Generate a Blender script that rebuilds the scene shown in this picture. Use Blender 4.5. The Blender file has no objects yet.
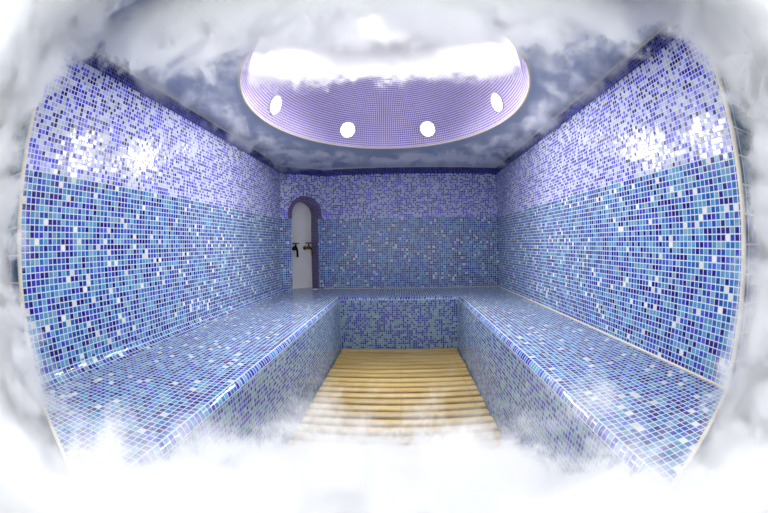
import bpy, bmesh, math, random
from mathutils import Vector, Matrix
random.seed(7)
scene = bpy.context.scene
COL = scene.collection
PI = math.pi

# ------------------------------------------------------------------ place (metres, eye level z = 0)
FL = -1.0            # top of the duckboard
GR = -1.075          # stone floor under it
XL, XR = -1.3227, 1.1295
EL, ER = -0.5998, 0.5353      # bench fronts
YB = 4.165                    # back wall
YE = 3.4368                   # front of the back bench
SEAT = -0.4963
CEIL = 0.9113
BAND = 0.3117                 # joint between the large and the small mosaic
DARK = 0.822                  # lower edge of the navy border
YNL, YNR = 0.6947, 0.7685     # near ends of the side walls
YLE, YRE = 0.335, 0.43        # the bench ends run on diagonally to here at the aisle
CA, CB = Vector((XL, 3.84)), Vector((-0.914, YB))   # chamfered corner
DCX, DCY, DA, DB, DH = -0.0785, 2.234, 0.887, 1.134, 0.62

# ------------------------------------------------------------------ helpers
def link(o, parent=None):
    COL.objects.link(o)
    if parent is not None:
        o.parent = parent
    return o

def obj(name, bm, mats, parent=None, smooth=False):
    me = bpy.data.meshes.new(name)
    bm.normal_update()
    bm.to_mesh(me); bm.free()
    if not isinstance(mats, (list, tuple)):
        mats = [mats]
    for m in mats:
        me.materials.append(m)
    if smooth:
        for p in me.polygons:
            p.use_smooth = True
    return link(bpy.data.objects.new(name, me), parent)

def tag(o, label, cat, group=None, kind=None):
    o['label'] = label; o['category'] = cat
    if group: o['group'] = group
    if kind: o['kind'] = kind
    return o

def struct(o, label=None):
    o['kind'] = 'structure'
    if label: o['label'] = label
    return o

def empty(name, loc, rz=0.0):
    o = bpy.data.objects.new(name, None)
    o.location = loc; o.rotation_euler = (0, 0, rz)
    o.empty_display_size = 0.1
    return link(o)

def newbm():
    bm = bmesh.new(); bm.loops.layers.uv.new('UVMap'); return bm

def face(bm, pts, uvs=None, mi=0):
    vs = [bm.verts.new(p) for p in pts]
    f = bm.faces.new(vs); f.material_index = mi
    if uvs:
        l = bm.loops.layers.uv.active
        for lp, uv in zip(f.loops, uvs):
            lp[l].uv = uv
    return f

def box(bm, x0, x1, y0, y1, z0, z1, mi=0):
    """closed box with metre UVs"""
    p = lambda x, y, z: (x, y, z)
    for pts, ax in (
        ([p(x0,y0,z0),p(x0,y1,z0),p(x1,y1,z0),p(x1,y0,z0)], 'xy'), ([p(x0,y0,z1),p(x1,y0,z1),p(x1,y1,z1),p(x0,y1,z1)], 'xy'),
        ([p(x0,y0,z0),p(x1,y0,z0),p(x1,y0,z1),p(x0,y0,z1)], 'xz'), ([p(x0,y1,z0),p(x0,y1,z1),p(x1,y1,z1),p(x1,y1,z0)], 'xz'),
        ([p(x0,y0,z0),p(x0,y0,z1),p(x0,y1,z1),p(x0,y1,z0)], 'yz'), ([p(x1,y0,z0),p(x1,y1,z0),p(x1,y1,z1),p(x1,y0,z1)], 'yz')):
        i, j = {'xy': (0,1), 'xz': (0,2), 'yz': (1,2)}[ax]
        face(bm, pts, [(q[i], q[j]) for q in pts], mi)

def tube(bm, pts, rads, n=12, caps=True, mi=0):
    pts = [Vector(p) for p in pts]
    if not isinstance(rads, (list, tuple)): rads = [rads]*len(pts)
    rings = []
    up = Vector((0.13, 0.31, 0.94))
    for i, p in enumerate(pts):
        d = (pts[min(i+1, len(pts)-1)] - pts[max(i-1, 0)]).normalized()
        a = d.cross(up)
        if a.length < 1e-3: a = d.cross(Vector((1, 0, 0)))
        a.normalize(); b = d.cross(a).normalized()
        rings.append([bm.verts.new(p + (a*math.cos(2*PI*k/n) + b*math.sin(2*PI*k/n))*rads[i]) for k in range(n)])
    for r, s in zip(rings, rings[1:]):
        for k in range(n):
            f = bm.faces.new((r[k], r[(k+1) % n], s[(k+1) % n], s[k])); f.material_index = mi
    if caps:
        f = bm.faces.new(list(reversed(rings[0]))); f.material_index = mi
        f = bm.faces.new(rings[-1]); f.material_index = mi

def strip(bm, path_a, path_b, ua, v0, v1, mi=0):
    """ribbon between two polylines; ua = running lengths"""
    for i in range(len(path_a)-1):
        face(bm, [path_a[i], path_a[i+1], path_b[i+1], path_b[i]], [(ua[i], v0), (ua[i+1], v0), (ua[i+1], v1), (ua[i], v1)], mi)

# ------------------------------------------------------------------ materials
def srgb(r, g, b):
    f = lambda c: (c/255)/12.92 if c/255 <= 0.04045 else (((c/255)+0.055)/1.055)**2.4
    return (f(r), f(g), f(b), 1.0)

class NT:
    def __init__(s, mat): s.t = mat.node_tree; s.n = s.t.nodes; s.l = s.t.links
    def add(s, ty, **kw):
        n = s.n.new(ty)
        for k, v in kw.items(): setattr(n, k, v)
        return n
    def put(s, sock, v):
        if hasattr(v, 'is_linked') or hasattr(v, 'links'): s.l.new(v, sock)
        else: sock.default_value = v
    def math(s, op, a, b=None, c=None, clamp=False):
        n = s.add('ShaderNodeMath', operation=op, use_clamp=clamp)
        s.put(n.inputs[0], a)
        if b is not None: s.put(n.inputs[1], b)
        if c is not None: s.put(n.inputs[2], c)
        return n.outputs[0]
    def vmath(s, op, a, b=None, scale=None):
        n = s.add('ShaderNodeVectorMath', operation=op)
        s.put(n.inputs[0], a)
        if b is not None: s.put(n.inputs[1], b)
        if scale is not None: s.put(n.inputs['Scale'], scale)
        return n.outputs['Value'] if op in ('LENGTH', 'DOT_PRODUCT') else n.outputs[0]
    def maprange(s, v, a, b, c=0.0, d=1.0, interp='LINEAR'):
        n = s.add('ShaderNodeMapRange', interpolation_type=interp)
        for k, x in zip(('From Min', 'From Max', 'To Min', 'To Max'), (a, b, c, d)): n.inputs[k].default_value = x
        s.put(n.inputs['Value'], v); return n.outputs['Result']
    def mix(s, f, a, b, blend='MIX'):
        n = s.add('ShaderNodeMix', data_type='RGBA', blend_type=blend)
        s.put(n.inputs[0], f); s.put(n.inputs[6], a); s.put(n.inputs[7], b); return n.outputs[2]

def newmat(name):
    m = bpy.data.materials.new(name); m.use_nodes = True
    t = NT(m)
    return m, t, t.n['Principled BSDF'], t.n['Material Output']

def mosaic(name, pitch, colours, grout, gw=0.10, rough=0.14, tilt=0.05, vary=0.16, seed=0.0, marbled=False, offset=(0.0, 0.0)):
    """glass mosaic: square tiles of a given pitch in a palette of (share, colour)"""
    m, t, b, out = newmat(name)
    uv = t.add('ShaderNodeUVMap').outputs[0]
    p = t.vmath('SCALE', t.vmath('ADD', uv, (offset[0], offset[1], 0)), scale=1.0/pitch)
    cell = t.vmath('FLOOR', p)
    fr = t.vmath('FRACTION', p)
    wn = t.add('ShaderNodeTexWhiteNoise', noise_dimensions='3D')
    t.put(wn.inputs['Vector'], t.vmath('ADD', cell, (seed+0.5, seed*1.7+0.5, seed*3.1+0.5)))
    ramp = t.add('ShaderNodeValToRGB'); r = ramp.color_ramp; r.interpolation = 'CONSTANT'
    tot = sum(c[0] for c in colours); acc = 0.0
    for i, (sh, c) in enumerate(colours):
        e = r.elements[i] if i < 2 else r.elements.new(min(acc/tot, 0.9999))
        e.position = acc/tot; e.color = c
        acc += sh
    t.put(ramp.inputs[0], wn.outputs['Value'])
    col = ramp.outputs[0]
    # each glass tile differs a little in brightness, and is faintly mottled
    sep = t.add('ShaderNodeSeparateColor'); t.put(sep.inputs[0], wn.outputs['Color'])
    hv = t.add('ShaderNodeHueSaturation'); t.put(hv.inputs['Color'], col)
    t.put(hv.inputs['Value'], t.maprange(sep.outputs[1], 0, 1, 1-vary, 1+vary))
    col = hv.outputs[0]
    if marbled:
        nz = t.add('ShaderNodeTexNoise'); nz.inputs['Scale'].default_value = 16; nz.inputs['Detail'].default_value = 6
        nz.inputs['Distortion'].default_value = 1.2
        t.put(nz.inputs['Vector'], t.vmath('ADD', uv, cell))
        col = t.mix(t.maprange(nz.outputs[0], 0.35, 0.7, 0, 0.6), col, srgb(120, 150, 175))
    # grout mask
    sx = t.add('ShaderNodeSeparateXYZ'); t.put(sx.inputs[0], fr)
    dx = t.math('MINIMUM', sx.outputs[0], t.math('SUBTRACT', 1.0, sx.outputs[0]))
    dy = t.math('MINIMUM', sx.outputs[1], t.math('SUBTRACT', 1.0, sx.outputs[1]))
    d = t.math('MINIMUM', dx, dy)
    mask = t.maprange(d, gw*0.75, gw*1.15, interp='SMOOTHSTEP')
    t.put(b.inputs['Base Color'], t.mix(mask, grout, col))
    t.put(b.inputs['Roughness'], t.maprange(mask, 0, 1, 0.75, rough))
    b.inputs['IOR'].default_value = 1.5
    # small tilt of every tile, tile faces proud of the grout
    g = t.add('ShaderNodeNewGeometry')
    tv = t.vmath('SCALE', t.vmath('SUBTRACT', wn.outputs['Color'], (0.5, 0.5, 0.5)), scale=tilt)
    nrm = t.vmath('NORMALIZE', t.vmath('ADD', g.outputs['Normal'], tv))
    bp = t.add('ShaderNodeBump'); bp.inputs['Strength'].default_value = 0.35; bp.inputs['Distance'].default_value = pitch*0.06
    t.put(bp.inputs['Height'], mask); t.put(bp.inputs['Normal'], nrm)
    t.put(b.inputs['Normal'], bp.outputs[0])
    return m

def plain(name, c, rough=0.6, noise=0.0, nscale=20, metal=0.0):
    m, t, b, out = newmat(name)
    if noise:
        tc = t.add('ShaderNodeTexCoord').outputs['Object']
        nz = t.add('ShaderNodeTexNoise'); nz.inputs['Scale'].default_value = nscale; nz.inputs['Detail'].default_value = 5
        t.put(nz.inputs['Vector'], tc)
        hv = t.add('ShaderNodeHueSaturation'); hv.inputs['Color'].default_value = c
        t.put(hv.inputs['Value'], t.maprange(nz.outputs[0], 0.25, 0.75, 1-noise, 1+noise))
        t.put(b.inputs['Base Color'], hv.outputs[0])
        bp = t.add('ShaderNodeBump'); bp.inputs['Strength'].default_value = 0.15; bp.inputs['Distance'].default_value = 0.004
        t.put(bp.inputs['Height'], nz.outputs[0]); t.put(b.inputs['Normal'], bp.outputs[0])
    else:
        b.inputs['Base Color'].default_value = c
    b.inputs['Roughness'].default_value = rough
    b.inputs['Metallic'].default_value = metal
    return m

GROUT = srgb(196, 204, 204)
LOWER = [(25, srgb(80, 140, 182)), (18, srgb(30, 98, 168)), (10, srgb(16, 70, 148)), (13, srgb(42, 54, 172)),
         (19, srgb(30, 17, 118)), (7, srgb(108, 152, 176)), (5, srgb(66, 80, 186)), (4, srgb(214, 214, 208))]
UPPER = [(30, srgb(178, 187, 206)), (22, srgb(64, 66, 212)), (17, srgb(40, 26, 158)), (11, srgb(106, 112, 222)), (9, srgb(28, 14, 104)),
         (10, srgb(152, 160, 216))]
RISER = [(40, srgb(104, 138, 154)), (24, srgb(44, 38, 160)), (20, srgb(30, 20, 126)), (8, srgb(74, 80, 176)), (8, srgb(130, 156, 164))]
NOSE = [(5, srgb(56, 62, 170)), (4, srgb(96, 146, 178)), (3, srgb(44, 28, 144)), (3, srgb(44, 110, 178))]
M_low = mosaic('blue_glass_mosaic', 0.02525, LOWER, GROUT, 0.085, seed=1, offset=(0, -BAND+8*0.02525))
M_seat = mosaic('blue_glass_mosaic_seat', 0.02525, LOWER, GROUT, 0.085, seed=23, tilt=0.07)
M_up = mosaic('violet_glass_mosaic', 0.0205, UPPER, srgb(202, 206, 212), 0.10, rough=0.17, tilt=0.08, seed=5, offset=(0, -BAND+0.0205*10))
M_rise = mosaic('indigo_glass_mosaic', 0.0205, RISER, srgb(148, 168, 176), 0.09, seed=9, offset=(0, 1.0))
M_nose = mosaic('nosing_glass_mosaic', 0.02525, NOSE, GROUT, 0.085, seed=13, tilt=0.08)
M_dark = mosaic('navy_glass_mosaic', 0.0175, [(5, srgb(30, 30, 112)), (4, srgb(44, 44, 150)), (3, srgb(24, 18, 84)), (2, srgb(70, 78, 170))],
                srgb(92, 98, 140), 0.09, seed=17, offset=(0, -DARK+0.0175*6))
M_dome = mosaic('purple_dome_mosaic', 0.0205, [(5, srgb(78, 58, 196)), (4, srgb(54, 32, 164)), (3, srgb(98, 80, 206)), (2, srgb(40, 20, 120))],
                srgb(226, 214, 234), 0.17, rough=0.22, seed=19, tilt=0.08)
M_arch = mosaic('plum_mosaic', 0.0175, [(5, srgb(52, 34, 112)), (4, srgb(36, 20, 84)), (3, srgb(66, 50, 130))], srgb(140, 122, 158), 0.12, seed=29)
M_big = mosaic('teal_marbled_tile', 0.10, [(4, srgb(24, 78, 116)), (4, srgb(40, 52, 120)), (3, srgb(60, 120, 150)), (2, srgb(84, 88, 150))],
               srgb(206, 206, 198), 0.035, rough=0.3, tilt=0.01, seed=31, marbled=True)
M_floor = mosaic('dark_floor_tile', 0.10, [(3, srgb(70, 62, 56)), (3, srgb(58, 54, 54))], srgb(96, 90, 82), 0.03, rough=0.4, tilt=0.01, seed=37)
M_ceil = plain('blue_grey_plaster', srgb(170, 180, 200), 0.65, 0.08, 60)
M_trim = plain('cream_grout_profile', srgb(206, 198, 178), 0.5, 0.06, 40)
M_marble = plain('pale_marble', srgb(232, 229, 220), 0.25, 0.05, 7)
M_brass = plain('aged_brass', srgb(120, 84, 40), 0.32, metal=1.0)
M_bronze = plain('dark_bronze', srgb(52, 36, 26), 0.35, metal=1.0)
M_steel = plain('white_bezel', srgb(225, 222, 218), 0.25)
M_nail = plain('nail_head', srgb(110, 84, 44), 0.5, metal=0.7)

def make_wood():
    m, t, b, out = newmat('pine_slats')
    tc = t.add('ShaderNodeTexCoord').outputs['Object']
    oi = t.add('ShaderNodeObjectInfo')
    off = t.add('ShaderNodeCombineXYZ'); t.put(off.inputs[0], t.math('MULTIPLY', oi.outputs['Random'], 37.0)); t.put(off.inputs[1], t.math('MULTIPLY', oi.outputs['Random'], 11.0))
    p = t.vmath('MULTIPLY', t.vmath('ADD', tc, off.outputs[0]), (2.2, 46.0, 30.0))
    nz = t.add('ShaderNodeTexNoise'); nz.inputs['Scale'].default_value = 1.0; nz.inputs['Detail'].default_value = 5; nz.inputs['Distortion'].default_value = 0.4
    t.put(nz.inputs['Vector'], p)
    big = t.add('ShaderNodeTexNoise'); big.inputs['Scale'].default_value = 2.6; big.inputs['Detail'].default_value = 3
    t.put(big.inputs['Vector'], t.vmath('ADD', tc, off.outputs[0]))
    c = t.mix(t.maprange(nz.outputs[0], 0.3, 0.72), srgb(174, 150, 88), srgb(134, 110, 56))
    c = t.mix(t.maprange(big.outputs[0], 0.42, 0.72, 0, 0.45), c, srgb(178, 160, 118))
    hv = t.add('ShaderNodeHueSaturation'); t.put(hv.inputs['Color'], c)
    t.put(hv.inputs['Value'], t.maprange(oi.outputs['Random'], 0, 1, 0.86, 1.08))
    t.put(b.inputs['Base Color'], hv.outputs[0]); b.inputs['Roughness'].default_value = 0.55
    bp = t.add('ShaderNodeBump'); bp.inputs['Strength'].default_value = 0.25; bp.inputs['Distance'].default_value = 0.002
    t.put(bp.inputs['Height'], nz.outputs[0]); t.put(b.inputs['Normal'], bp.outputs[0])
    return m
M_wood = make_wood()
M_batten = plain('batten_wood', srgb(120, 92, 52), 0.7, 0.15, 12)

def make_lens(strength):
    m, t, b, out = newmat('lamp_lens')
    b.inputs['Base Color'].default_value = (1, 0.97, 0.92, 1)
    b.inputs['Emission Color'].default_value = (1.0, 0.96, 0.90, 1)
    b.inputs['Emission Strength'].default_value = strength
    return m
M_lens = make_lens(34.0)

# ------------------------------------------------------------------ walls
def wall_strips(name, p0, p1, zones, mats, thick, extra=0.0):
    """upright wall from p0 to p1 (plan points), zones = [(z0, z1, material index)], backed by a slab of given thickness
    on the outside (right-hand side of p0 -> p1)"""
    bm = newbm()
    p0, p1 = Vector(p0), Vector(p1); d = (p1-p0); L = d.length; d /= L
    n = Vector((d.y, -d.x))*thick
    for z0, z1, mi in zones:
        a, c = p0, p1
        face(bm, [(a.x, a.y, z0), (c.x, c.y, z0), (c.x, c.y, z1), (a.x, a.y, z1)], [(0, z0), (L, z0), (L, z1), (0, z1)], mi)
    zb, zt = zones[0][0], zones[-1][1]
    a, c, a2, c2 = p0, p1, p0+n, p1+n
    k = len(mats)-1
    face(bm, [(a2.x,a2.y,zb),(a2.x,a2.y,zt),(c2.x,c2.y,zt),(c2.x,c2.y,zb)], None, k)
    face(bm, [(a.x,a.y,zb),(a.x,a.y,zt),(a2.x,a2.y,zt),(a2.x,a2.y,zb)], None, k)
    face(bm, [(c.x,c.y,zb),(c2.x,c2.y,zb),(c2.x,c2.y,zt),(c.x,c.y,zt)], None, k)
    face(bm, [(a.x,a.y,zt),(c.x,c.y,zt),(c2.x,c2.y,zt),(a2.x,a2.y,zt)], None, k)
    face(bm, [(a.x,a.y,zb),(a2.x,a2.y,zb),(c2.x,c2.y,zb),(c.x,c.y,zb)], None, k)
    bmesh.ops.remove_doubles(bm, verts=bm.verts, dist=1e-5)
    bmesh.ops.recalc_face_normals(bm, faces=bm.faces)
    return struct(obj(name, bm, mats))

WM = [M_low, M_up, M_dark, M_ceil]
ZN = [(GR, BAND, 0), (BAND, DARK, 1), (DARK, CEIL, 2)]
wall_strips('wall_left', (XL, YNL), CA, ZN, WM, -0.12)['label'] = 'left wall in blue mosaic below and violet mosaic above'
wall_strips('wall_right', (XR, YB), (XR, YNR), ZN, WM, -0.12)['label'] = 'right wall in blue mosaic below and violet mosaic above'
wall_strips('wall_back', CB, (XR, YB), ZN, WM, -0.12)['label'] = 'back wall in blue mosaic below and violet mosaic above'

# chamfered corner with an arched opening
cd = (CB-CA); CLEN = cd.length; cd /= CLEN; cn = Vector((cd.y, -cd.x))      # cn points into the room
NU0, NU1 = 0.134, 0.462
NC, NR_ = (NU0+NU1)/2, (NU1-NU0)/2
NZ0, NSPR = SEAT, 0.3642
def cp(u, z, off=0.0):                    # off > 0: into the room
    q = CA + cd*u + cn*off
    return (q.x, q.y, z)
ARCH = [(NC - NR_*math.cos(PI*k/24), NSPR + NR_*math.sin(PI*k/24)) for k in range(25)]
bm = newbm()
def cq(u0, u1, z0, z1, mi):
    face(bm, [cp(u0, z0), cp(u1, z0), cp(u1, z1), cp(u0, z1)], [(u0, z0), (u1, z0), (u1, z1), (u0, z1)], mi)
cq(0, CLEN, GR, NZ0, 0)
cq(0, NU0, NZ0, BAND, 0); cq(NU1, CLEN, NZ0, BAND, 0)
cq(0, NU0, BAND, NSPR, 1); cq(NU1, CLEN, BAND, NSPR, 1)
cq(0, NU0, NSPR, DARK, 1); cq(NU1, CLEN, NSPR, DARK, 1)
for (u0, z0), (u1, z1) in zip(ARCH, ARCH[1:]):
    face(bm, [cp(u0, z0), cp(u1, z1), cp(u1, DARK), cp(u0, DARK)], [(u0, z0), (u1, z1), (u1, DARK), (u0, DARK)], 1)
cq(0, CLEN, DARK, CEIL, 2)
bmesh.ops.recalc_face_normals(bm, faces=bm.faces)
# back side of this wall: a shell well behind the niche
ND = 0.19
bmk = [cp(0, GR, -0.30), cp(CLEN, GR, -0.30), cp(CLEN, CEIL, -0.30), cp(0, CEIL, -0.30)]
face(bm, bmk, None, 3)
struct(obj('wall_back_left', bm, WM), 'angled corner wall with an arched niche')

# ceiling with the oval opening of the dome
bm = newbm()
NE = 96
x0, x1, y0, y1 = XL-0.12, XR+0.12, 0.66, YB+0.12
def rect_pt(a):
    c, s = math.cos(a), math.sin(a)
    tx = ((x1-DCX) if c > 0 else (x0-DCX))/c if abs(c) > 1e-9 else 1e9
    ty = ((y1-DCY) if s > 0 else (y0-DCY))/s if abs(s) > 1e-9 else 1e9
    tt = min(tx, ty); return (DCX+c*tt, DCY+s*tt)
angs = sorted(set([2*PI*k/NE for k in range(NE)] + [math.atan2(yy-DCY, xx-DCX) % (2*PI) for xx in (x0, x1) for yy in (y0, y1)]))
def ell_r(a):
    return 1/math.sqrt((math.cos(a)/DA)**2 + (math.sin(a)/DB)**2)
inner = [(DCX+math.cos(a)*ell_r(a), DCY+math.sin(a)*ell_r(a)) for a in angs]
outer = [rect_pt(a) for a in angs]
for i in range(len(angs)):
    j = (i+1) % len(angs)
    pts = [(*inner[i], CEIL), (*inner[j], CEIL), (*outer[j], CEIL), (*outer[i], CEIL)]
    face(bm, pts, [(p[0], p[1]) for p in pts], 0)
    face(bm, [(p[0], p[1], CEIL+0.06) for p in reversed(pts)], [(p[0], p[1]) for p in reversed(pts)], 0)
    face(bm, [(*outer[i], CEIL), (*outer[j], CEIL), (*outer[j], CEIL+0.06), (*outer[i], CEIL+0.06)], None, 0)
bmesh.ops.remove_doubles(bm, verts=bm.verts, dist=1e-5)
bmesh.ops.recalc_face_normals(bm, faces=bm.faces)
struct(obj('ceiling', bm, M_ceil), 'flat blue-grey ceiling around the dome')

# dome
dome = empty('dome', (DCX, DCY, CEIL))
tag(dome, 'oval ceiling dome lined with small purple mosaic tiles on white grout', 'dome')
def dome_pt(a, ph, s=1.0):
    return (s*DA*math.cos(a)*math.cos(ph), s*DB*math.sin(a)*math.cos(ph), s*DH*math.sin(ph))
bm = newbm()
NA, NP = 128, 28
per = PI*(3*(DA+DB) - math.sqrt((3*DA+DB)*(DA+3*DB)))
per = round(per/0.0205)*0.0205
arc = [0.0]
for j in range(NP):
    p, q = Vector(dome_pt(0.8, PI/2*j/NP)), Vector(dome_pt(0.8, PI/2*(j+1)/NP)); arc.append(arc[-1]+(q-p).length)
alen = [0.0]
for i in range(NA):
    p, q = Vector(dome_pt(2*PI*i/NA, 0)), Vector(dome_pt(2*PI*(i+1)/NA, 0)); alen.append(alen[-1]+(q-p).length)
alen = [a*per/alen[-1] for a in alen]
for j in range(NP):
    for i in range(NA):
        aa, ab = 2*PI*i/NA, 2*PI*(i+1)/NA; pa, pb = PI/2*j/NP, PI/2*(j+1)/NP
        if j < NP-1:
            pts = [dome_pt(aa, pa), dome_pt(aa, pb), dome_pt(ab, pb), dome_pt(ab, pa)]
            uv = [(alen[i], arc[j]), (alen[i], arc[j+1]), (alen[i+1], arc[j+1]), (alen[i+1], arc[j])]
        else:
            pts = [dome_pt(aa, pa), dome_pt(0, PI/2), dome_pt(ab, pa)]
            uv = [(alen[i], arc[j]), (alen[i], arc[j+1]), (alen[i+1], arc[j])]
        face(bm, pts, uv, 0)
bmesh.ops.remove_doubles(bm, verts=bm.verts, dist=1e-5)
obj('dome_shell', bm, M_dome, dome, smooth=True)
bm = newbm()
loop = [(1.0*DA*math.cos(2*PI*k/NE), DB*math.sin(2*PI*k/NE)) for k in range(NE)]
prof = [(0.0, 0.012), (-0.006, 0.004), (-0.004, -0.004), (0.006, -0.004), (0.012, 0.0)]
rings = []
for k in range(NE):
    a = 2*PI*k/NE; nv = Vector((math.cos(a)/DA, math.sin(a)/DB)).normalized()
    rings.append([bm.verts.new((loop[k][0]+nv.x*o, loop[k][1]+nv.y*o, z)) for o, z in prof])
for k in range(NE):
    r, s = rings[k], rings[(k+1) % NE]
    for q in range(len(prof)-1):
        bm.faces.new((r[q], r[q+1], s[q+1], s[q]))
obj('rim', bm, M_trim, dome, smooth=True)['label'] = 'pale grout bead round the dome rim'

# spotlights set into the dome
SPOT_NAMES = ['spotlight glowing at the right end of the dome above the right wall',
              'spotlight glowing in the dome, right of the two above the back wall',
              'spotlight glowing in the dome, left of the two above the back wall',
              'spotlight glowing at the left end of the dome above the left wall',
              'spotlight veiled by steam at the front of the dome on the left',
              'spotlight glowing through the steam at the front of the dome nearest the doorway',
              'spotlight veiled by steam at the front of the dome on the right']
def spot_mesh():
    b1 = newbm()       # bezel: lathed ring, axis +x (towards the room)
    prof = [(0.0, 0.080), (0.010, 0.080), (0.014, 0.074), (0.012, 0.067), (0.004, 0.065), (0.0, 0.065)]
    n = 28; rr = []
    for k in range(n):
        a = 2*PI*k/n
        rr.append([b1.verts.new((x, r*math.cos(a), r*math.sin(a))) for x, r in prof])
    for k in range(n):
        r, s = rr[k], rr[(k+1) % n]
        for q in range(len(prof)-1):
            b1.faces.new((r[q], s[q], s[q+1], r[q+1]))
    bmesh.ops.recalc_face_normals(b1, faces=b1.faces)
    b2 = newbm()       # slightly domed lens
    rr = []
    lp = [(0.004, 0.0655), (0.008, 0.046), (0.010, 0.023)]
    for x, r in lp:
        rr.append([b2.verts.new((x, r*math.cos(2*PI*k/n), r*math.sin(2*PI*k/n))) for k in range(n)])
    for r, s in zip(rr, rr[1:]):
        for k in range(n):
            b2.faces.new((r[k], r[(k+1) % n], s[(k+1) % n], s[k]))
    c = b2.verts.new((0.011, 0, 0))
    for k in range(n): b2.faces.new((rr[-1][k], rr[-1][(k+1) % n], c))
    bmesh.ops.recalc_face_normals(b2, faces=b2.faces)
    return b1, b2
b1, b2 = spot_mesh()
proto_b = obj('bezel', b1, M_steel, smooth=True)
proto_l = obj('lens', b2, M_lens, smooth=True)
LAMP_W = 84.0
for k in range(7):
    a = math.radians(15.6 + 51.0*k if k < 4 else 168.6 + 51.4*(k-3))
    zl = 0.155
    ph = math.asin(zl/DH)
    p = Vector(dome_pt(a, ph)); nrm = -Vector((p.x/DA**2, p.y/DB**2, p.z/DH**2)).normalized()
    r = empty('spotlight', p + Vector((DCX, DCY, CEIL)) + nrm*0.002)
    r.rotation_mode = 'QUATERNION'; r.rotation_quaternion = nrm.to_track_quat('X', 'Z')
    tag(r, SPOT_NAMES[k], 'spotlight', 'spotlights round the dome')
    for pr in (proto_b, proto_l):
        o = pr if k == 0 else link(pr.copy())
        o.parent = r
    ld = bpy.data.lights.new('lamp_beam', 'SPOT'); ld.energy = LAMP_W; ld.shadow_soft_size = 0.03; ld.color = (1.0, 0.965, 0.92)
    ld.spot_size = math.radians(100); ld.spot_blend = 0.75
    lo = link(bpy.data.objects.new('lamp_beam', ld), r); lo.location = (0.10, 0, 0)
    aim = Vector((nrm.x*1.55, nrm.y*1.55, -1.0)).normalized()
    lo.rotation_mode = 'QUATERNION'
    lo.rotation_quaternion = r.rotation_quaternion.inverted() @ aim.to_track_quat('-Z', 'Y')

# ------------------------------------------------------------------ trims
bm = newbm()
TZ = CEIL-0.013
poly = [Vector((XL, YNL)), CA, CB, Vector((XR, YB)), Vector((XR, YNR))]
for a, b in zip(poly, poly[1:]):
    d = (b-a).normalized(); n = Vector((d.y, -d.x))*0.010
    a2, b2 = a+n, b+n
    face(bm, [(a.x,a.y,TZ),(b.x,b.y,TZ),(b2.x,b2.y,TZ),(a2.x,a2.y,TZ)])
    face(bm, [(a2.x,a2.y,TZ),(b2.x,b2.y,TZ),(b2.x,b2.y,CEIL),(a2.x,a2.y,CEIL)])
bmesh.ops.recalc_face_normals(bm, faces=bm.faces)
struct(obj('trim_1', bm, M_trim), 'cream bead between the walls and the ceiling')
def post(name, x0, x1, y0, y1, z0, z1, label):
    bm = newbm(); box(bm, x0, x1, y0, y1, z0, z1)
    bmesh.ops.remove_doubles(bm, verts=bm.verts, dist=1e-5)
    bmesh.ops.bevel(bm, geom=list(bm.edges), offset=0.003, segments=2, affect='EDGES')
    return struct(obj(name, bm, M_trim), label)
post('trim_2', XL-0.012, XL+0.004, YNL-0.013, YNL+0.004, SEAT+0.0, CEIL, 'cream edge profile at the near end of the left wall')
post('trim_3', XR-0.004, XR+0.012, YNR-0.014, YNR+0.004, SEAT+0.0, CEIL, 'cream edge profile at the near end of the right wall')

# entrance wall in large tiles, on the near side
bm = newbm()
def yf(x): return YNL-0.004 + (YNR-YNL)*(x-XL)/(XR-XL)
def fq(xa, xb, za, zb):
    pts = [(xa, yf(xa), za), (xb, yf(xb), za), (xb, yf(xb), zb), (xa, yf(xa), zb)]
    face(bm, pts, [(p[0]-XL, p[2]) for p in pts], 0)
    bk = [(p[0], p[1]+0.10, p[2]) for p in reversed(pts)]
    face(bm, bk, [(p[0]-XL, p[2]) for p in bk], 0)
fq(-4.6, XL-0.012, GR, CEIL+0.05); fq(XR+0.016, 4.4, GR, CEIL+0.05); fq(-4.6, 4.4, CEIL+0.05, 3.2)
struct(obj('wall_front', bm, M_big), 'entrance wall in large marbled teal tiles')

bm = newbm()
box(bm, -4.6, 4.4, -1.6, YB+0.1, GR-0.08, GR)
struct(obj('floor', bm, M_floor), 'tiled floor under the duckboard')

# ------------------------------------------------------------------ bench
bench = empty('tiled_bench', (0, YB, GR))
tag(bench, 'U-shaped built-in bench covered in blue mosaic along three walls', 'bench')
OFF = Vector((0, YB, GR))
def bput(name, bm, mats, smooth=False):
    for v in bm.verts: v.co -= OFF
    return obj(name, bm, mats, bench, smooth)
NB = 0.024       # nosing radius
CV = 0.055       # cove radius at the left wall
def flat(pts, z):
    return [(x, y, z) for x, y in pts]
def seat(pts):
    bm = newbm(); q = flat(pts, SEAT); face(bm, q, [(p[0]+3.0, p[1]) for p in q], 0); return bm
bput('seat', seat([(XL+CV, YNL-.03), (EL-NB, YLE+.012), (EL-NB, YE+NB), (XL+CV, YE+NB)]), M_seat)
bput('seat', seat([(ER+NB, YRE+.012), (XR, YNR), (XR, YE+NB), (ER+NB, YE+NB)]), M_seat)
bput('seat', seat([(XL+CV, YE+NB), (EL-NB, YE+NB), (ER+NB, YE+NB), (XR, YE+NB), (XR, YB), (CB.x, YB), (XL+CV, CA.y+0.035)]), M_seat)
def riser(a, b, off):
    bm = newbm(); L = (Vector(b)-Vector(a)).length
    face(bm, [(*a, GR), (*b, GR), (*b, SEAT-NB), (*a, SEAT-NB)], [(off, GR), (off+L, GR), (off+L, SEAT-NB), (off, SEAT-NB)], 0)
    return bm
bput('riser', riser((EL, YLE), (EL, YE), 0), M_rise)
bput('riser', riser((EL, YE), (ER, YE), 5), M_rise)
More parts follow.
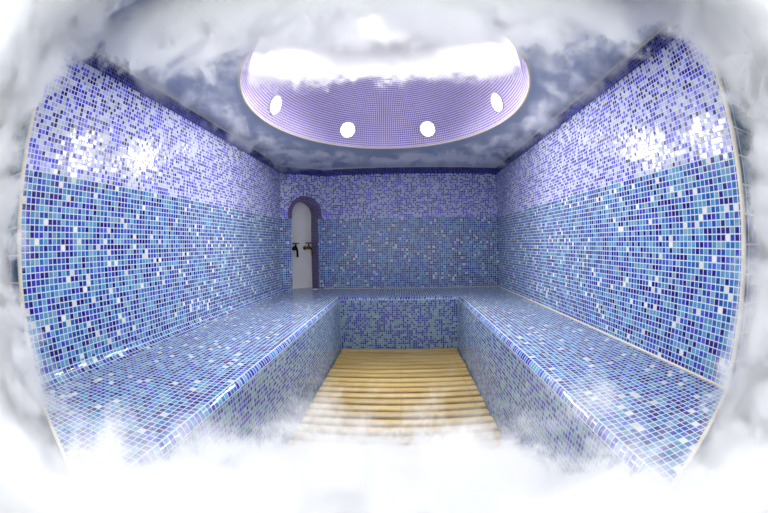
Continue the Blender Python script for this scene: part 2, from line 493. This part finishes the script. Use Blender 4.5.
bput('riser', riser((ER, YE), (ER, YRE), 9), M_rise)
# rounded nosing, one row of tiles, mitred at the inner corners
def nosing(p, q, inw, m0, m1, off):
    """edge p -> q; inw = unit vector towards the wall; m0/m1 = mitre slope along the edge at either end"""
    bm = newbm(); p, q, inw = Vector(p), Vector(q), Vector(inw); d = (q-p).normalized(); L = (q-p).length
    n = 6
    for i in range(n):
        a0, a1 = PI/2*i/n, PI/2*(i+1)/n
        r = []
        for a in (a0, a1):
            o = NB*(1-math.cos(a)); z = SEAT-NB+NB*math.sin(a)
            A = p + inw*o - d*m0*o; Bq = q + inw*o + d*m1*o
            r.append(((A.x, A.y, z), (Bq.x, Bq.y, z)))
        v0, v1 = 0.02525*i/n+0.0001, 0.02525*(i+1)/n-0.0001
        face(bm, [r[0][0], r[0][1], r[1][1], r[1][0]], [(off, v0), (off+L, v0), (off+L, v1), (off, v1)], 0)
    bmesh.ops.remove_doubles(bm, verts=bm.verts, dist=1e-6)
    return bm
bput('nosing', nosing((EL, YLE), (EL, YE), (-1, 0), -0.5, 1, 0), M_nose, True)['label'] = 'rounded front edge with a row of violet-blue tiles'
bput('nosing', nosing((EL, YE), (ER, YE), (0, 1), 1, 1, 4), M_nose, True)['label'] = 'rounded front edge with a row of violet-blue tiles'
bput('nosing', nosing((ER, YE), (ER, YRE), (1, 0), 1, -0.5, 8), M_nose, True)['label'] = 'rounded front edge with a row of violet-blue tiles'
# concave cove between seat and left wall
bm = newbm(); n = 6
L = CA.y-YNL
for i in range(n):
    a0, a1 = PI/2*i/n, PI/2*(i+1)/n
    f = lambda a: (XL+CV-CV*math.sin(a), SEAT+CV-CV*math.cos(a))
    (xa, za), (xb, zb) = f(a0), f(a1)
    s0, s1 = CV*a0, CV*a1
    face(bm, [(xa, YNL, za), (xb, YNL, zb), (xb, CA.y+0.0, zb), (xa, CA.y+0.02, za)], [(s0, 0), (s1, 0), (s1, L), (s0, L)], 0)
bmesh.ops.remove_doubles(bm, verts=bm.verts, dist=1e-6)
bput('cove', bm, M_seat, True)['label'] = 'concave mosaic joint between seat and left wall'
# ends of the side benches, towards the doorway
for pa, pb in (((XL-0.012, YNL), (EL, YLE)), ((ER, YRE), (XR+0.016, YNR))):
    pa, pb = Vector(pa), Vector(pb); L = (pb-pa).length; d = (pb-pa)/L; n = Vector((d.y, -d.x))
    bm = newbm()
    face(bm, [(*pa, GR), (*pb, GR), (*pb, SEAT-0.008), (*pa, SEAT-0.008)], [(0, GR), (L, GR), (L, SEAT-.008), (0, SEAT-.008)], 0)
    bput('end_panel', bm, M_big)['label'] = 'bench end in large teal tiles'
    bm = newbm(); box(bm, 0, L, -0.006, 0.006, SEAT-0.010, SEAT+0.002)
    for v in bm.verts:
        q = pa + d*v.co.x - n*v.co.y; v.co = (q.x, q.y, v.co.z)
    bmesh.ops.remove_doubles(bm, verts=bm.verts, dist=1e-6); bmesh.ops.recalc_face_normals(bm, faces=bm.faces)
    bput('end_trim', bm, M_trim)['label'] = 'cream edge profile across the bench end'
# joint line along back and right walls
bm = newbm()
for a, b in ((CB, Vector((XR, YB))), (Vector((XR, YB)), Vector((XR, YNR)))):
    d = (b-a).normalized(); n = Vector((d.y, -d.x))*0.007
    a2, b2 = a+n, b+n
    face(bm, [(a.x,a.y,SEAT+0.008),(b.x,b.y,SEAT+0.008),(b2.x,b2.y,SEAT+0.001),(a2.x,a2.y,SEAT+0.001)])
bput('joint', bm, M_trim)['label'] = 'cream sealant line along the wall'

# ------------------------------------------------------------------ niche in the angled corner
nu = CA + cd*NC
niche = empty('wall_niche', (nu.x, nu.y, SEAT))
tag(niche, 'narrow arched niche with white marble back and purple mosaic surround', 'niche')
NO = Vector((nu.x, nu.y, SEAT))
def nput(name, bm, mats, smooth=False, parent=niche, o=NO):
    for v in bm.verts: v.co -= o
    return obj(name, bm, mats, parent, smooth)
out = [(NU0, SEAT)] + ARCH + [(NU1, SEAT)]
ls = [0.0]
for (u0, z0), (u1, z1) in zip(out, out[1:]): ls.append(ls[-1]+math.hypot(u1-u0, z1-z0))
bm = newbm()
strip(bm, [cp(u, z, 0.0) for u, z in out], [cp(u, z, -ND) for u, z in out], ls, 0, ND)
bmesh.ops.remove_doubles(bm, verts=bm.verts, dist=1e-6)
nput('reveal', bm, M_arch)['label'] = 'purple mosaic lining of the niche sides and arch'
bm = newbm()
face(bm, [cp(u, z, -ND) for u, z in out])
nput('back_panel', bm, M_marble)['label'] = 'white marble slab at the back of the niche'
bm = newbm()
face(bm, [cp(NU0, SEAT+0.002, 0), cp(NU1, SEAT+0.002, 0), cp(NU1, SEAT+0.002, -ND), cp(NU0, SEAT+0.002, -ND)], [(0, 0), (0.3, 0), (0.3, 0.2), (0, 0.2)])
nput('sill', bm, M_seat)
# raised mosaic hood round the arch
TW, TH = 0.046, 0.012
def off_arch(r): return [(NC-r*math.cos(PI*k/24), NSPR+r*math.sin(PI*k/24)) for k in range(25)]
ai, ao = off_arch(NR_), off_arch(NR_+TW)
ai = [(ai[0][0], BAND)] + ai + [(ai[-1][0], BAND)]; ao = [(ao[0][0], BAND)] + ao + [(ao[-1][0], BAND)]
la = [0.0]
for (u0, z0), (u1, z1) in zip(ao, ao[1:]): la.append(la[-1]+math.hypot(u1-u0, z1-z0))
bm = newbm()
strip(bm, [cp(u, z, TH) for u, z in ai], [cp(u, z, TH) for u, z in ao], la, 0, 0.0525)
strip(bm, [cp(u, z, TH) for u, z in ao], [cp(u, z, 0) for u, z in ao], la, 0, TH)
strip(bm, [cp(u, z, 0) for u, z in ai], [cp(u, z, TH) for u, z in ai], la, 0, TH)
for s in (0, -1):
    face(bm, [cp(*ai[s], 0), cp(*ao[s], 0), cp(*ao[s], TH), cp(*ai[s], TH)], [(0, 0), (TW, 0), (TW, TH), (0, TH)])
bmesh.ops.remove_doubles(bm, verts=bm.verts, dist=1e-6)
bmesh.ops.recalc_face_normals(bm, faces=bm.faces)
nput('arch_trim', bm, M_arch)['label'] = 'raised purple mosaic band over the arch'

# taps on the marble
ang = math.atan2(cn.y, cn.x)
def tap(u, z, mat, label, turn, s=1.0):
    r = empty('tap', cp(u, z, -ND), ang+turn)     # local +x points out into the room
    tag(r, label, 'tap', 'taps in the niche')
    bm = newbm()
    tube(bm, [(0, 0, 0), (0.006*s, 0, 0), (0.010*s, 0, 0)], [0.022*s, 0.022*s, 0.013*s], 18)
    tube(bm, [(0.008*s, 0, 0), (0.05*s, 0, 0), (0.056*s, 0, 0), (0.09*s, 0, 0)], [0.010*s, 0.011*s, 0.016*s, 0.016*s], 16)
    tube(bm, [(0.072*s, 0, 0.0), (0.072*s, 0, 0.030*s)], [0.014*s, 0.011*s], 16)
    obj('body', bm, mat, r, True)
    bm = newbm()
    pts = [(0.085*s + 0.048*s*math.sin(PI/2*k/7), 0, 0.048*s*(math.cos(PI/2*k/7)-1)) for k in range(8)] + [(0.134*s, 0, -0.085*s)]
    tube(bm, pts, [0.011*s]*8 + [0.013*s], 16)
    obj('spout', bm, mat, r, True)
    bm = newbm()
    tube(bm, [(0.072*s, 0, 0.028*s), (0.072*s, 0, 0.046*s)], [0.006*s, 0.006*s], 12)
    tube(bm, [(0.072*s, -0.036*s, 0.050*s), (0.072*s, -0.018*s, 0.050*s), (0.072*s, 0.018*s, 0.050*s), (0.072*s, 0.036*s, 0.050*s)], [0.008*s, 0.006*s, 0.006*s, 0.008*s], 12)
    tube(bm, [(0.040*s, 0, 0.050*s), (0.104*s, 0, 0.050*s)], [0.007*s, 0.007*s], 12)
    obj('handle', bm, M_brass, r, True)['label'] = 'brass cross handle'
    return r
tap(0.232, -0.022, M_bronze, 'left of the two taps in the niche, dark with drooping spout', -0.1, 1.15)
tap(0.372, -0.016, M_brass, 'right of the two taps in the niche, brighter bronze beside the purple reveal', 0.25, 1.1)

# ------------------------------------------------------------------ duckboard
deck = empty('duckboard', ((EL+ER)/2, YE, GR))
tag(deck, 'slatted pine duckboard covering the sunken aisle between the benches', 'duckboard')
DO = Vector(((EL+ER)/2, YE, GR))
SW, SG, ST = 0.066, 0.034, 0.030
hw = (ER-EL)/2-0.008
def slat_mesh(seed):
    rnd = random.Random(seed)
    bm = newbm(); box(bm, -hw, hw, -SW/2, SW/2, -ST, 0)
    bmesh.ops.remove_doubles(bm, verts=bm.verts, dist=1e-6)
    bmesh.ops.recalc_face_normals(bm, faces=bm.faces)
    ed = [e for e in bm.edges if abs(e.verts[0].co.z) < 1e-6 and abs(e.verts[1].co.z) < 1e-6]
    bmesh.ops.bevel(bm, geom=ed, offset=0.014, segments=5, affect='EDGES', profile=0.5)
    for nx in (-hw+0.07, 0.02, hw-0.07):
        for ny in (-0.018, 0.018):
            tube(bm, [(nx+rnd.uniform(-.004, .004), ny, -0.002), (nx, ny, 0.0007)], 0.0042, 8, mi=1)
    return bm
y = YE-0.012-SW/2; k = 0
while y > 0.80:
    o = obj('slat', slat_mesh(k), [M_wood, M_nail], deck)
    o.location = Vector((DO.x+random.uniform(-.003, .003), y+random.uniform(-.003, .003), FL+random.uniform(-.002, .001))) - DO
    o.rotation_euler = (0, 0, random.uniform(-.004, .004))
    y -= SW+SG; k += 1
for bx in (-hw+0.07, 0.02, hw-0.07):
    bm = newbm(); box(bm, bx-0.025, bx+0.025, 0.80-DO.y, -0.02, 0.0, FL-ST-GR-0.001)
    obj('batten', bm, M_batten, deck)

# ------------------------------------------------------------------ steam
def steam(name, mesh_bm, fn, label, scale=3.2, detail=6, rough=0.62, seed=0.0):
    m = bpy.data.materials.new(name+'_volume'); m.use_nodes = True
    t = NT(m); t.n.remove(t.n['Principled BSDF']); out = t.n['Material Output']
    P = t.add('ShaderNodeNewGeometry').outputs['Position']
    sp = t.add('ShaderNodeSeparateXYZ'); t.put(sp.inputs[0], P)
    nz = t.add('ShaderNodeTexNoise'); nz.inputs['Scale'].default_value = scale; nz.inputs['Detail'].default_value = detail
    nz.inputs['Roughness'].default_value = rough; nz.inputs['Distortion'].default_value = 0.35
    t.put(nz.inputs['Vector'], t.vmath('ADD', P, (seed, seed*2, seed*.5)))
    d = fn(t, sp.outputs[0], sp.outputs[1], sp.outputs[2], t.math('SUBTRACT', nz.outputs[0], 0.5))
    v = t.add('ShaderNodeVolumeScatter'); v.inputs['Color'].default_value = (1, 1, 1, 1)
    t.put(v.inputs['Density'], d); t.l.new(v.outputs[0], out.inputs['Volume'])
    o = obj(name, mesh_bm, m)
    tag(o, label, 'steam', kind='stuff')
    return o

FINE = dict(scale=8.0, detail=6, rough=0.76)
def hull(pts):
    bm = newbm()
    for p in pts: bm.verts.new(p)
    bmesh.ops.convex_hull(bm, input=bm.verts)
    return bm

# banks of steam rolling in over the floor from the doorway
def f_floor(thr, gain, amp, drop):
    def f(t, x, y, z, n):
        ax = t.math('MAXIMUM', t.math('SUBTRACT', t.math('ABSOLUTE', t.math('ADD', x, 0.03)), thr), 0.0)
        k = t.math('MULTIPLY_ADD', ax, gain, 0.58)
        top = t.math('SUBTRACT', t.math('MULTIPLY', t.math('MULTIPLY', k, y), -1.0), drop)
        top = t.math('MULTIPLY_ADD', n, amp, top)
        return t.math('MULTIPLY', t.maprange(t.math('SUBTRACT', top, z), 0.0, 0.24, 0, 1, 'SMOOTHSTEP'), 34.0)
    return f
def extrude_y(sec, ya, yb):
    bm = newbm()
    a = [bm.verts.new((x, ya, z)) for x, z in sec]; b = [bm.verts.new((x, yb, z)) for x, z in sec]
    bm.faces.new(a); bm.faces.new(list(reversed(b)))
    for i in range(len(sec)):
        j = (i+1) % len(sec); bm.faces.new((a[j], a[i], b[i], b[j]))
    bmesh.ops.recalc_face_normals(bm, faces=bm.faces)
    return bm
steam('steam_bank', extrude_y([(-1.9, GR+.005), (1.75, GR+.005), (1.75, -.12), (-1.9, -.12)], 0.22, 0.662), f_floor(0.15, 1.05, 0.8, 0.0),
      'thick white steam over the floor in front of the bench ends', seed=3.0, **FINE)
steam('steam_bank', extrude_y([(EL+.004, FL+.004), (ER-.004, FL+.004), (ER-.004, SEAT+.004), (XR-.02, SEAT+.012), (XR-.02, -.22), (XL+.02, -.22), (XL+.02, SEAT+.06), (XL+.08, SEAT+.012), (EL+.004, SEAT+.004)], YNR+.004, 2.5), f_floor(0.40, 1.5, 0.9, 0.05),
      'white steam rolling back along the slatted duckboard between the benches', seed=3.0, **FINE)

def f_side(sign, edge):
    def f(t, x, y, z, n):
        d = t.math('SUBTRACT', t.math('MULTIPLY', x, sign), edge)
        d = t.math('MULTIPLY_ADD', n, 1.2, d)
        d = t.math('MULTIPLY_ADD', t.math('MAXIMUM', t.math('SUBTRACT', z, 0.45), 0.0), 1.4, d)
        d = t.math('MULTIPLY_ADD', t.math('MAXIMUM', t.math('SUBTRACT', -0.1, z), 0.0), 0.4, d)
        return t.math('MULTIPLY', t.maprange(d, 0.0, 0.16, 0, 1), 16.0)
    return f
def bx(*a):
    bm = newbm(); box(bm, *a); bmesh.ops.remove_doubles(bm, verts=bm.verts, dist=1e-6); return bm
steam('steam_plume', extrude_y([(-2.1, -.95), (-1.0, -.95), (-1.0, .6), (-.25, .85), (-.25, 1.6), (-2.1, 1.6)], 0.30, 0.660), f_side(-1, 1.22), 'steam drifting over the teal tiles left of the doorway', seed=11.0, **FINE)
steam('steam_plume', extrude_y([(1.95, -.95), (.85, -.95), (.85, .6), (.25, .85), (.25, 1.6), (1.95, 1.6)], 0.30, 0.730), f_side(1, 1.06), 'steam drifting over the teal tiles right of the doorway', seed=17.0, **FINE)

def f_ceil(t, x, y, z, n):
    d = t.math('SUBTRACT', z, t.math('MULTIPLY', y, 0.67))
    d = t.math('MULTIPLY_ADD', t.math('MAXIMUM', t.math('SUBTRACT', t.math('ABSOLUTE', t.math('ADD', x, 0.08)), 0.6), 0.0), -0.5, d)
    d = t.math('MULTIPLY_ADD', n, 1.05, d)
    return t.math('MULTIPLY', t.maprange(d, 0.0, 0.14, 0, 1), 24.0)
steam('steam_cloud', bx(-1.31, 1.12, 0.78, 2.15, 0.5, CEIL-.018), f_ceil, 'white steam gathered under the ceiling just inside the doorway', seed=23.0, **FINE)

def f_dome(t, x, y, z, n):
    d = t.math('SUBTRACT', z, t.math('MULTIPLY', y, 0.515))
    d = t.math('MULTIPLY_ADD', n, 1.0, d)
    return t.math('MULTIPLY', t.maprange(d, 0.0, 0.22, 0, 1), 18.0)
bm = newbm()
for j in range(9):
    for i in range(32):
        bm.verts.new(Vector(dome_pt(2*PI*i/32, PI/2*j/9, 0.965)) + Vector((DCX, DCY, CEIL+0.004)))
bmesh.ops.convex_hull(bm, input=bm.verts)
steam('steam_cloud', bm, f_dome, 'bright white steam filling the top of the dome', seed=29.0, **FINE)

def f_wisp(t, x, y, z, n):
    a = t.maprange(n, -0.02, 0.16, 0, 1)
    h = t.maprange(z, CEIL-0.13, CEIL-0.02, 0, 1, 'SMOOTHSTEP')
    ex = t.math('MULTIPLY', t.math('SUBTRACT', x, DCX), 1/DA); ey = t.math('MULTIPLY', t.math('SUBTRACT', y, DCY), 1/DB)
    e = t.math('ADD', t.math('MULTIPLY', ex, ex), t.math('MULTIPLY', ey, ey))      # keeps clear of the dome opening
    h = t.math('MULTIPLY', h, t.maprange(e, 1.02, 1.3, 0, 1))
    return t.math('MULTIPLY', t.math('MULTIPLY', a, h), 20.0)
steam('steam_wisps', bx(-1.31, 1.12, 1.2, 3.80, CEIL-.13, CEIL-.018), f_wisp, 'thin wisps of steam trailing along the flat ceiling', seed=37.0, scale=5.0, rough=0.66)

# ------------------------------------------------------------------ light from the doorway side
w = bpy.data.worlds.new('world'); scene.world = w; w.use_nodes = True
bg = w.node_tree.nodes['Background']; bg.inputs[0].default_value = (0.93, 0.96, 1.0, 1); bg.inputs[1].default_value = 1.8

# ------------------------------------------------------------------ camera
yaw, pitch, roll = 0.0492, -0.0313, 0.0152
cy, sy, cpp, spp, cr, sr = math.cos(yaw), math.sin(yaw), math.cos(pitch), math.sin(pitch), math.cos(roll), math.sin(roll)
R = Matrix(((cy,-sy,0),(sy,cy,0),(0,0,1))) @ Matrix(((1,0,0),(0,cpp,-spp),(0,spp,cpp))) @ Matrix(((cr,0,sr),(0,1,0),(-sr,0,cr)))
cam = bpy.data.cameras.new('camera'); co = link(bpy.data.objects.new('camera', cam))
co.matrix_world = (R @ Matrix.Rotation(PI/2, 3, 'X')).to_4x4()
cam.type = 'PANO'
cam.sensor_fit = 'HORIZONTAL'; cam.sensor_width = 36.0; cam.sensor_height = 36.0*513/768
pc = cam.cycles if hasattr(cam, 'cycles') and hasattr(cam.cycles, 'panorama_type') else cam
pc.panorama_type = 'FISHEYE_EQUISOLID'
pc.fisheye_lens = 366.2423*36.0/768
pc.fisheye_fov = PI
cam.clip_start = 0.01
scene.camera = co

scene.view_settings.view_transform = 'Standard'
scene.view_settings.look = 'None'
scene.view_settings.exposure = 0.15
scene.view_settings.gamma = 1.0
scene.view_settings.use_curve_mapping = False
c = scene.cycles
c.max_bounces = 12; c.diffuse_bounces = 5; c.glossy_bounces = 4; c.volume_bounces = 8; c.transparent_max_bounces = 8
c.sample_clamp_indirect = 6.0
c.use_denoising = True
c.use_adaptive_sampling = True; c.adaptive_threshold = 0.03; c.adaptive_min_samples = 20
c.volume_step_rate = 0.18
